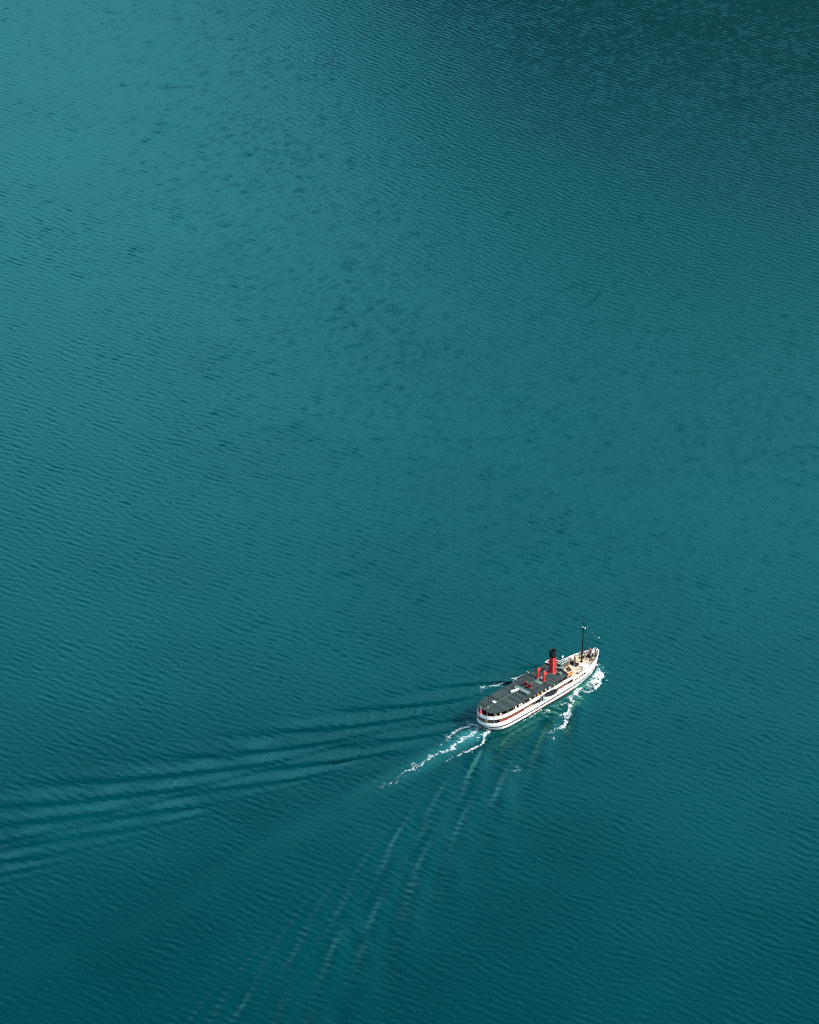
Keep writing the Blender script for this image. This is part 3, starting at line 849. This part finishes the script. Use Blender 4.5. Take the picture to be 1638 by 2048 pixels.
# ---- boats on davits: things of their own
def davit(x, sg, mat):
    y0 = sg * 3.85
    m = MB().tube([(x, y0, 2.7), (x, y0, 4.5), (x, y0 + sg * 0.15, 5.0), (x, y0 + sg * 0.45, 5.3), (x, y0 + sg * 0.8, 5.3), (x, y0 + sg * 0.95, 5.15)], [0.08, 0.075, 0.07, 0.06, 0.055, 0.05], 8)
    d = m.build('davit', mat, ship)
    MB().tube([(x, y0 + sg * 0.95, 5.15), (x, y0 + sg * 0.95, 4.25)], 0.025, 5).build('boat_fall', 'grey', d)
    MB().box(x - 0.1, x + 0.1, y0 - 0.1, y0 + 0.1, 2.62, 2.72).build('davit_foot', mat, d)
for sg in (-1, 1):
    davit(-5.0, sg, 'white')
    davit(-0.35, sg, 'white')
SHEER_ON = False
def lifeboat(label, sg):
    root = bpy.data.objects.new('lifeboat', None)
    COL.objects.link(root)
    x, y = to_world(-2.6, sg * 4.72)
    root.location = (x, y, 3.2 + sheer(-2.6))
    root.rotation_euler = (0, 0, HEAD)
    tag(root, label, 'lifeboat', 'lifeboats on davits')
    n, L_ = 17, 2.75
    v, f = [], []
    prof = [(0.0, 0.0), (0.35, 0.06), (0.68, 0.3), (0.9, 0.62), (1.0, 0.95)]
    for i in range(n):
        t = -1 + 2 * i / (n - 1)
        wdt = 0.98 * (1 - abs(t) ** 2.4) ** 0.75 + 0.01
        up = 0.18 * t * t
        row = [(-a, b) for a, b in prof[::-1]] + prof[1:]
        v += [(L_ * t, a * wdt, b + up * (0.4 + b) + 0.25 * abs(t) ** 6 * (1 - b)) for a, b in row]
    m = 9
    for i in range(n - 1):
        for k in range(m - 1):
            f.append((i * m + k, i * m + k + 1, (i + 1) * m + k + 1, (i + 1) * m + k))
    link_mesh('boat_hull', v, f, 'white', root, True)
    v, f = [], []
    for i in range(n):
        t = -1 + 2 * i / (n - 1)
        wdt = (0.98 * (1 - abs(t) ** 2.4) ** 0.75 + 0.01) * 1.03
        g = 0.95 + 0.18 * t * t * 1.35
        for k in range(7):
            q = -1 + 2 * k / 6
            v.append((L_ * 1.01 * t, q * wdt, g - 0.10 * (abs(q) > 0.99) + 0.30 * (1 - q * q) * (1 - t * t) + 0.02 + 0.02 * math.sin(i * 1.9) * (1 - q * q)))
    for i in range(n - 1):
        for k in range(6):
            f.append((i * 7 + k, i * 7 + k + 1, (i + 1) * 7 + k + 1, (i + 1) * 7 + k))
    link_mesh('boat_cover', v, f, 'cover', root, True)
    MB().tube([(L_ * t, sgn * (0.98 * (1 - abs(t) ** 2.4) ** 0.75 + 0.03), 0.9 + 0.18 * t * t * 1.3) for sgn, seq in ((1, 1), (-1, -1)) for t in np.linspace(-1, 1, 13)[::seq]], 0.04, 6).build('gunwale', 'white', root)
    box('keel', -2.2, 2.2, -0.04, 0.04, -0.08, 0.02, 'white', root)
lifeboat('white lifeboat under a dark cover hanging on the lit starboard side', -1)
lifeboat('white lifeboat under a dark cover hanging on the far port side', 1)

# ---- small rowing skiff lying on the roof
sk_ = bpy.data.objects.new('skiff', None)
COL.objects.link(sk_)
x, y = to_world(-9.9, 0.45)
sk_.location = (x, y, 5.62 + sheer(-9.9)); sk_.rotation_euler = (0, 0, HEAD - R(12))
tag(sk_, 'small white skiff lying on the dark roof behind the green skylight', 'skiff')
v, f = [], []
for i in range(11):
    t = -1 + 2 * i / 10
    w_ = 0.42 * (1 - abs(t) ** 2.2) ** 0.8 + 0.01
    for a, b in ((-1, 0.36), (-0.8, 0.1), (0, 0.0), (0.8, 0.1), (1, 0.36), (0.85, 0.34), (0, 0.10), (-0.85, 0.34)):
        v.append((1.25 * t, a * w_, b + 0.1 * t * t))
for i in range(10):
    for k in range(8):
        f.append((i * 8 + k, i * 8 + (k + 1) % 8, i * 8 + 8 + (k + 1) % 8, i * 8 + 8 + k))
link_mesh('skiff_hull', v, f, 'lamp', sk_, False)
for t in (-0.4, 0.15, 0.6):
    w_ = 0.42 * (1 - abs(t) ** 2.2) ** 0.8
    box('thwart', 1.25 * t - 0.09, 1.25 * t + 0.09, -w_ * 0.85, w_ * 0.85, 0.27, 0.31, 'wood', sk_)

# ---- ensign on its staff
SHEER_ON = True
MB().tube([(-22.4, 0.0, 3.5), (-23.1, 0.0, 7.0)], [0.045, 0.03], 6).build('ensign_staff', 'lamp', ship)
SHEER_ON = False
fl = bpy.data.objects.new('ensign_flag', None)
COL.objects.link(fl)
x, y = to_world(-23.02, 0.0)
fl.location = (x, y, 6.9); fl.rotation_euler = (0, 0, HEAD)
tag(fl, 'red ensign drooping from the staff at the stern', 'flag')
def cloth(name, u0, u1, v0, v1, mat, lift=0.0):
    vv, ff = [], []
    nu, nv = 9, 9
    for side in (0.012 + lift, -0.012 - lift):
        for i in range(nu):
            for j in range(nv):
                u = u0 + (u1 - u0) * i / (nu - 1); w = v0 + (v1 - v0) * j / (nv - 1)
                vv.append((-0.42 * u - 0.05 * w, side + 0.16 * u * math.sin(7 * u + 2.4 * w), -0.05 - 1.5 * w - 0.75 * u))
    for i in range(nu - 1):
        for j in range(nv - 1):
            a = i * nv + j
            ff.append((a, a + 1, a + nv + 1, a + nv)); b_ = a + nu * nv
            ff.append((b_ + nv, b_ + nv + 1, b_ + 1, b_))
    for i in range(nu - 1):
        for j in (0, nv - 1):
            a = i * nv + j; ff.append((a, a + nv, a + nv + nu * nv, a + nu * nv))
    for j in range(nv - 1):
        for i in (0, nu - 1):
            a = i * nv + j; ff.append((a, a + 1, a + 1 + nu * nv, a + nu * nv))
    return link_mesh(name, vv, ff, mat, fl, True)
cloth('field', 0, 1, 0, 1, 'flag_red')
cloth('canton', 0.02, 0.45, 0.02, 0.48, 'flag_blue', 0.006)

# ------------------------------------------------------------------ people aboard
def skin_body(pose):
    """one continuous body grown over a posed skeleton, 1.72 m tall, facing +x; returns its mesh"""
    J = {'pelvis': (0, 0, 0.94, 0.145, 0.12), 'waist': (0.01, 0, 1.08, 0.135, 0.10), 'chest': (0.0, 0, 1.28, 0.165, 0.115),
         'neck0': (0, 0, 1.44, 0.075, 0.07), 'neck': (0.01, 0, 1.50, 0.055, 0.055), 'head': (0.03, 0, 1.59, 0.085, 0.098), 'crown': (0.02, 0, 1.69, 0.065, 0.075)}
    E_ = [('pelvis', 'waist'), ('waist', 'chest'), ('chest', 'neck0'), ('neck0', 'neck'), ('neck', 'head'), ('head', 'crown')]
    for sgn, sfx in ((1, 'l'), (-1, 'r')):
        step = {'stand': 0.03, 'lean': 0.02, 'walk': 0.22}[pose] * sgn
        J['hip' + sfx] = (0, 0.09 * sgn, 0.88, 0.10, 0.10)
        J['knee' + sfx] = (0.04 + step * 0.7, 0.10 * sgn, 0.50, 0.068, 0.068)
        J['ankle' + sfx] = (step, 0.11 * sgn, 0.09, 0.045, 0.045)
        J['toe' + sfx] = (step + 0.17, 0.13 * sgn, 0.035, 0.04, 0.035)
        J['sho' + sfx] = (0, 0.18 * sgn, 1.40, 0.07, 0.07)
        el = {'stand': (-0.03, 0.25, 1.13), 'lean': (0.10, 0.27, 1.16), 'walk': (-0.10 * sgn, 0.25, 1.14)}[pose]
        wr = {'stand': (0.06, 0.26, 0.90), 'lean': (0.33, 0.20, 1.12), 'walk': (-0.02 - 0.16 * sgn + 0.1, 0.25, 0.92)}[pose]
        J['elb' + sfx] = (el[0], el[1] * sgn, el[2], 0.048, 0.048)
        J['wri' + sfx] = (wr[0], wr[1] * sgn, wr[2], 0.034, 0.034)
        d = Vector((wr[0] - el[0], (wr[1] - el[1]) * sgn, wr[2] - el[2])).normalized()
        pm = Vector((wr[0], wr[1] * sgn, wr[2])) + d * 0.09
        J['palm' + sfx] = (*pm, 0.036, 0.022)
        E_ += [('pelvis', 'hip' + sfx), ('hip' + sfx, 'knee' + sfx), ('knee' + sfx, 'ankle' + sfx), ('ankle' + sfx, 'toe' + sfx),
               ('neck0', 'sho' + sfx), ('sho' + sfx, 'elb' + sfx), ('elb' + sfx, 'wri' + sfx), ('wri' + sfx, 'palm' + sfx)]
        side = Vector((0.0, 1.0, 0.0)) if abs(d.z) < 0.8 else Vector((1.0, 0, 0))
        for q, (o_, ln_) in enumerate(((-0.03, 0.075), (-0.01, 0.09), (0.01, 0.085), (0.03, 0.065))):
            t_ = pm + d * ln_ + side * o_ * 1.1
            J['fin%d%s' % (q, sfx)] = (*t_, 0.009, 0.009)
            E_.append(('palm' + sfx, 'fin%d%s' % (q, sfx)))
        th = Vector((wr[0], wr[1] * sgn, wr[2])) + d * 0.07 + side * -0.06 + Vector((0.02, 0, 0))
        J['thumb' + sfx] = (*th, 0.010, 0.010)
        E_.append(('wri' + sfx, 'thumb' + sfx))
    names = list(J)
    me = bpy.data.meshes.new('body')
    me.from_pydata([J[n][:3] for n in names], [(names.index(a), names.index(b)) for a, b in E_], [])
    o = bpy.data.objects.new('body', me)
    COL.objects.link(o)
    o.modifiers.new('skin', 'SKIN')
    o.modifiers.new('smooth', 'SUBSURF').levels = 1
    if not me.skin_vertices:
        me.skin_vertices.new()
    for i, n in enumerate(names):
        me.skin_vertices[0].data[i].radius = J[n][3:5]
        me.skin_vertices[0].data[i].use_root = (n == 'pelvis')
    bpy.context.view_layer.update()
    ev = o.evaluated_get(bpy.context.evaluated_depsgraph_get())
    out = bpy.data.meshes.new_from_object(ev)
    bpy.data.objects.remove(o)
    wri = [Vector(J['wri' + k][:3]) for k in 'lr']
    elb = [Vector(J['elb' + k][:3]) for k in 'lr']
    for nm in ('skin_tone', 'top', 'trousers', 'hair', 'shoes'):
        out.materials.append(None)
    for p in out.polygons:
        c = p.center
        hand = any((c - w).dot((w - e).normalized()) > -0.03 and (c - w).length < 0.22 for w, e in zip(wri, elb))
        if hand: k = 0
        elif c.z > 1.46: k = 3 if (c.z > 1.665 or (c.x < 0.0 and c.z > 1.55)) else 0
        elif c.z > 0.96 or abs(c.y) > 0.215: k = 1
        elif c.z > 0.085: k = 2
        else: k = 4
        p.material_index = k
        p.use_smooth = True
    return out

BODY = {p: skin_body(p) for p in ('stand', 'lean', 'walk')}
CL = {n: new_mat('cloth_' + n, c, 0.85, 0.12, 8) for n, c in {
    'red': (0.50, 0.02, 0.03), 'black': (0.012, 0.012, 0.014), 'navy': (0.015, 0.022, 0.05), 'white': (0.75, 0.74, 0.72), 'grey': (0.12, 0.12, 0.125),
    'yellow': (0.62, 0.42, 0.05), 'green': (0.09, 0.22, 0.10), 'pale': (0.45, 0.52, 0.42), 'blue': (0.10, 0.17, 0.32), 'khaki': (0.30, 0.24, 0.14), 'pink': (0.6, 0.24, 0.26)}.items()}
SKIN = [new_mat('skin_tone_a', (0.52, 0.30, 0.21), 0.6, 0.06, 9), new_mat('skin_tone_b', (0.36, 0.19, 0.12), 0.6, 0.06, 9)]
HAIR = [new_mat('hair_dark', (0.02, 0.014, 0.01), 0.7, 0.2, 20), new_mat('hair_fair', (0.25, 0.16, 0.08), 0.7, 0.2, 20), new_mat('hair_grey', (0.35, 0.34, 0.33), 0.7, 0.2, 20)]

def person(a, b, z, face, pose, top, legs, label, group, hair=0):
    o = bpy.data.objects.new('person', BODY[pose])
    COL.objects.link(o)
    for i, m in enumerate((SKIN[hair % 2], CL[top], CL[legs], HAIR[hair], CL['black'])):
        o.material_slots[i].link = 'OBJECT'
        o.material_slots[i].material = m
    x, y = to_world(a, b)
    o.location = (x, y, z + sheer(a))
    o.rotation_euler = (0, 0, HEAD + R(face))
    k = 0.97 + 0.06 * random.random()
    o.scale = (k, k, k)
    tag(o, label, 'person', group)
    return o

FD, UD = 3.0, 3.44
gf = 'passengers on the foredeck'
for a_ in (
    (19.3, 1.00, FD, 60, 'stand', 'red', 'black', 'person in red jacket standing by the port rail near the bow', 0),
    (18.95, 0.45, FD, 40, 'stand', 'black', 'black', 'person in black standing beside the one in the red jacket', 0),
    (20.2, 0.0, FD, 10, 'lean', 'black', 'navy', 'person in black furthest forward, right at the stem', 0),
    (17.3, 0.95, FD, 150, 'stand', 'navy', 'black', 'person in navy jacket behind the small forward winch on its port side', 1),
    (17.4, -0.75, FD, -60, 'walk', 'grey', 'black', 'person in grey walking past the small forward winch on its starboard side', 0),
    (16.3, -0.35, FD, 20, 'stand', 'black', 'grey', 'person in black with grey trousers just forward of the mast', 1),
    (14.1, 1.55, FD, 100, 'stand', 'black', 'black', 'person in black standing alone between mast and port bulwark', 0),
    (13.8, 1.10, FD, -70, 'stand', 'navy', 'black', 'person in navy facing the one in black beside the big winch', 2),
    (17.2, 2.05, FD, 80, 'lean', 'black', 'navy', 'person in black leaning on the port bulwark abreast of the boom', 0),
    (16.1, -2.10, FD, -90, 'lean', 'navy', 'khaki', 'person in navy and khaki leaning on the starboard bulwark forward of the white hatch', 1),
    (12.3, -2.30, FD, -90, 'lean', 'blue', 'grey', 'person in blue leaning on the starboard bulwark behind the white hatch', 2),
    (11.3, -0.60, FD, 170, 'walk', 'blue', 'white', 'person in blue with white trousers walking towards the wheelhouse', 1),
    (10.6, 0.60, FD, 30, 'stand', 'white', 'grey', 'person in white top just in front of the wheelhouse', 0),
):
    person(a_[0], a_[1], a_[2], a_[3], a_[4], a_[5], a_[6], a_[7], gf, a_[8])
gu = 'passengers at the upper deck rail'
row = [(-20.4, 'green', 'first'), (-19.2, 'white', 'second'), (-14.0, 'white', 'third'), (-12.7, 'pale', 'fourth'), (-11.9, 'white', 'fifth'), (-8.7, 'white', 'sixth'),
       (-7.0, 'grey', 'seventh'), (-5.7, 'yellow', 'eighth'), (-4.2, 'yellow', 'ninth'), (-2.9, 'pale', 'tenth'), (-1.3, 'white', 'eleventh'), (0.3, 'green', 'twelfth')]
for q, (xa, c_, od) in enumerate(row):
    yy = -(hull_pt(xa, 1, 2.6)[1] - 0.34)
    person(xa, yy, UD, -90 + random.uniform(-25, 25), 'lean' if q % 2 else 'stand', c_, ('navy', 'grey', 'black', 'khaki')[q % 4],
           'person in %s top under the roof, %s from the stern along the starboard rail' % (c_, od), gu, q % 3)
person(-21.7, -0.9, 1.75, 190, 'stand', 'yellow', 'khaki', 'person in yellow on the dark lower stern deck', None, 1)
person(6.3, -2.5, 5.06, 20, 'stand', 'black', 'navy', 'person in black standing inside the orange starboard bridge wing', None, 2)

# ------------------------------------------------------------------ foam: real torn sheets of froth floating on the relief
def seg_dist(px_, py_, pts):
    """distance to a polyline and how far along it (0..1)"""
    best = np.full(px_.shape, 1e9); tt = np.zeros(px_.shape)
    L_ = np.cumsum([0] + [math.dist(pts[i], pts[i + 1]) for i in range(len(pts) - 1)])
    for i in range(len(pts) - 1):
        (x0, y0), (x1, y1) = pts[i], pts[i + 1]
        dx, dy = x1 - x0, y1 - y0
        t = np.clip(((px_ - x0) * dx + (py_ - y0) * dy) / (dx * dx + dy * dy), 0, 1)
        d = np.hypot(px_ - x0 - t * dx, py_ - y0 - t * dy)
        m = d < best
        best = np.where(m, d, best)
        tt = np.where(m, (L_[i] + t * (L_[i + 1] - L_[i])) / L_[-1], tt)
    return best, tt

def inside(px_, py_, poly):
    c = np.zeros(px_.shape, bool)
    for (x0, y0), (x1, y1) in zip(poly, poly[1:] + poly[:1]):
        if y0 == y1: continue
        c ^= ((y0 > py_) != (y1 > py_)) & (px_ < (x1 - x0) * (py_ - y0) / (y1 - y0) + x0)
    return c

def marching(field, xs, ys):
    """polygons of field > 0 on a grid, with the outline cut through the cells"""
    V, F = [], []
    key = {}
    def vert(kind, j, i):
        k = (kind, j, i)
        if k in key: return key[k]
        if kind == 0: p = (xs[i], ys[j])
        elif kind == 1:
            a, b = field[j, i], field[j, i + 1]; t = a / (a - b); p = (xs[i] + t * (xs[i + 1] - xs[i]), ys[j])
        else:
            a, b = field[j, i], field[j + 1, i]; t = a / (a - b); p = (xs[i], ys[j] + t * (ys[j + 1] - ys[j]))
        key[k] = len(V); V.append(p)
        return key[k]
    pos = field > 0
    anyp = pos[:-1, :-1] | pos[:-1, 1:] | pos[1:, :-1] | pos[1:, 1:]
    for j, i in np.argwhere(anyp):
        c = [(j, i), (j, i + 1), (j + 1, i + 1), (j + 1, i)]
        e = [(1, j, i), (2, j, i + 1), (1, j + 1, i), (2, j, i)]
        poly = []
        for k in range(4):
            if pos[c[k]]: poly.append(vert(0, *c[k]))
            if pos[c[k]] != pos[c[(k + 1) % 4]]: poly.append(vert(*e[k]))
        if len(poly) >= 3: F.append(poly)
    return np.array(V), F

FN = 1024
fine = blur_noise(FN, 1.7, 61); mid = blur_noise(FN, 4.0, 62); coarse = blur_noise(FN, 13.0, 63); lace = blur_noise(FN, 3.6, 64)
def froth(name, label, x0, x1, y0, y1, density, step=0.13, lift=None, drift=(1.0, 1.0)):
    xs = np.arange(x0, x1, step); ys = np.arange(y0, y1, step)
    PX, PY = np.meshgrid(xs, ys)
    D = density(PX, PY)
    u, w = PX / 0.13 * drift[0], PY / 0.13 * drift[1]
    n = 0.45 * bilin(mid, u, w) + 0.78 * bilin(fine, u + 77, w + 31) + 0.28 * bilin(coarse, u, w)
    net = 0.9 - np.abs(bilin(lace, u + 300, w)) * 2.6         # connected filaments
    n = np.where(D < 0.75, np.maximum(n * 0.95, net * 0.9 + 0.35 * n), n)
    field = n - (1.55 - 3.3 * D)
    field = np.where(D < 0.02, -1.0, field)
    hl = np.abs(PY) < np.interp(PX, _tx, _tb) * 0.93
    field = np.where(hl & (PX > -20.5) & (PX < 21.0), -1.0, field)
    V, F = marching(field, xs, ys)
    z = water_z(V[:, 0], V[:, 1]) + 0.035
    thick = np.clip(bilin(field, (V[:, 0] - x0) / step, (V[:, 1] - y0) / step), 0, 1.6)
    z = z + 0.09 * thick * np.clip(0.6 + 0.4 * bilin(fine, V[:, 0] * 9, V[:, 1] * 9), 0, 1.4)
    if lift is not None: z = z + lift(V[:, 0], V[:, 1])
    wx, wyy = to_world(V[:, 0], V[:, 1])
    o = link_mesh(name, np.stack([wx, wyy, z], -1), F, M['foam'], None, True)
    o.data.attributes.new('froth', 'FLOAT', 'POINT').data.foreach_set('value', np.clip(thick * 0.46 + 0.02, 0, 1).astype(np.float32))
    tag(o, label, 'foam', kind='stuff')
    return o

M['foam'] = new_mat('lake_foam', (0.66, 0.76, 0.75), 0.8, 0.06, 3, bump=0.03)
def thin_foam(m):
    # thin froth lets the water below show through
    nt = m.node_tree
    b = nt.nodes['Principled BSDF']
    at = nt.nodes.new('ShaderNodeAttribute'); at.attribute_name = 'froth'
    nt.links.new(at.outputs['Fac'], b.inputs['Alpha'])
thin_foam(M['foam'])
def stroke(PX, PY, pts, w0, w1, d0, d1, wob=0.5):
    jx = wob * bilin(coarse, PX * 5 + 11, PY * 5); jy = wob * bilin(coarse, PX * 5, PY * 5 + 77)
    d, t = seg_dist(PX + jx, PY + jy, pts)
    w = w0 + (w1 - w0) * t
    main = np.minimum((d0 + (d1 - d0) * t) * np.clip(1.15 - (d / w) ** 1.6, 0, 1), 0.86)
    return np.maximum(main, 0.22 * (d0 + (d1 - d0) * t) * np.clip(1.1 - (d / (2.1 * w + 0.4)) ** 2, 0, 1))

dense = [(22.2, 0.5), (21.3, -0.4), (20.2, -1.4), (18.6, -3.5), (16.9, -4.5), (13.7, -6.3), (11.2, -7.1), (9.0, -7.2),
         (7.2, -5.0), (9.7, -3.9), (12.2, -3.7), (14.4, -3.3), (16.6, -2.6), (18.5, -1.9), (20.4, -0.6), (21.5, 0.2)]
def bow_density(PX, PY):
    jx = 0.35 * bilin(mid, PX * 6, PY * 6); jy = 0.35 * bilin(mid, PX * 6 + 50, PY * 6)
    ins = inside(PX + jx, PY + jy, dense)
    core = np.clip(0.30 + 0.95 * sstep(PX, 8.5, 18.0), 0, 1)
    outer = stroke(PX, PY, dense[2:8], 0.75, 0.6, 1.0, 0.55, 0.3)
    D = np.where(ins, core * 0.95, 0)
    D = np.maximum(D, outer)
    D = np.maximum(D, stroke(PX, PY, [(10.0, -4.0), (8.6, -4.1), (7.0, -4.7), (5.3, -5.5), (3.9, -6.6), (1.6, -7.7), (-0.1, -8.9), (-1.6, -9.6), (-3.0, -10.6), (-4.9, -11.5), (-6.4, -12.0)], 0.75, 0.7, 0.95, 0.85, 0.35))
    D = np.maximum(D, stroke(PX, PY, [(-6.0, -11.8), (-8.3, -12.2), (-11.3, -12.2)], 0.8, 1.5, 0.62, 0.42, 0.3))
    D = np.maximum(D, stroke(PX, PY, [(-28.5, -16.3), (-30.5, -17.3)], 0.5, 0.5, 0.38, 0.30, 0.3))
    for cx, cy, r in ((5.2, -4.9, 1.3), (1.3, -5.5, 1.3), (-0.5, -5.0, 1.0), (-3.8, -5.4, 1.2), (-5.6, -5.1, 0.7), (7.0, -6.6, 1.0), (2.6, -6.3, 0.9), (-3.0, -8.6, 1.2)):
        D = np.maximum(D, 0.47 * np.clip(1.2 - (np.hypot(PX - cx, (PY - cy) * 1.4) / r) ** 2, 0, 1))
    D = np.maximum(D, stroke(PX, PY, [(-4.6, -3.75), (-7.5, -3.8), (-11.5, -3.75)], 0.35, 0.25, 0.75, 0.4, 0.1))
    D = np.maximum(D, stroke(PX, PY, [(21.0, -0.5), (18.0, -2.2), (15.0, -3.0), (11.0, -3.5)], 0.3, 0.2, 0.7, 0.35, 0.1))
    return D
froth('bow_wave_foam', 'bright white foam thrown off the starboard bow and trailing along the bow wave', -32.0, 23.0, -18.0, 1.0, bow_density,
      lift=lambda a, b: 0.35 * sstep(a, 9, 16) * np.exp(-((b + 4.0) / 2.2) ** 2))
def port_density(PX, PY):
    D = stroke(PX, PY, [(20.8, 0.9), (18.5, 2.9), (14.0, 5.4), (8.0, 7.3), (3.5, 8.6), (1.6, 9.4), (-0.4, 10.5), (-2.6, 11.5), (-5.4, 12.4), (-6.8, 12.7)], 0.7, 0.55, 0.9, 0.66, 0.35)
    D = np.maximum(D, stroke(PX, PY, [(-6.4, 12.8), (-8.3, 11.6)], 1.1, 0.8, 0.42, 0.32, 0.2))
    return D
froth('bow_wave_foam', 'thin broken line of foam on the far port side of the ship', -10.0, 22.0, 0.6, 15.0, port_density)
def wash_density(PX, PY):
    D = stroke(PX, PY, [(-20.6, 1.9), (-22.0, 3.4), (-25.1, 4.4), (-28.0, 4.5), (-30.4, 3.8), (-33.9, 2.8)], 0.75, 0.7, 0.92, 0.34, 0.25)
    D = np.maximum(D, stroke(PX, PY, [(-20.6, 0.0), (-21.9, -1.4), (-24.8, -2.8), (-27.1, -3.8), (-30.1, -3.9), (-32.1, -3.1), (-34.7, -3.2), (-38.5, -2.8)], 0.75, 0.5, 0.95, 0.26, 0.25))
    D = np.maximum(D, stroke(PX, PY, [(-20.4, 1.2), (-25.9, 1.0), (-29.3, 1.0), (-33.7, 0.3), (-36.6, 0.4), (-39.6, 0.9), (-43.0, 0.7), (-45.5, 0.3), (-50.9, 0.3)], 1.35, 0.8, 0.64, 0.50, 0.5))
    D = np.maximum(D, stroke(PX, PY, [(-50.0, 0.3), (-54.5, 0.3), (-59.0, 0.2), (-66.0, 0.0)], 0.75, 0.6, 0.50, 0.16, 0.4))
    D = np.maximum(D, 0.30 * np.clip(1.2 - (np.hypot((PX + 24) / 5.0, (PY - 1) / 3.2)) ** 2, 0, 1))
    return D
froth('propeller_foam', 'lacy foam trailing straight astern from the propellers in three strands', -68.0, -19.8, -6.5, 7.0, wash_density, drift=(0.75, 1.15))
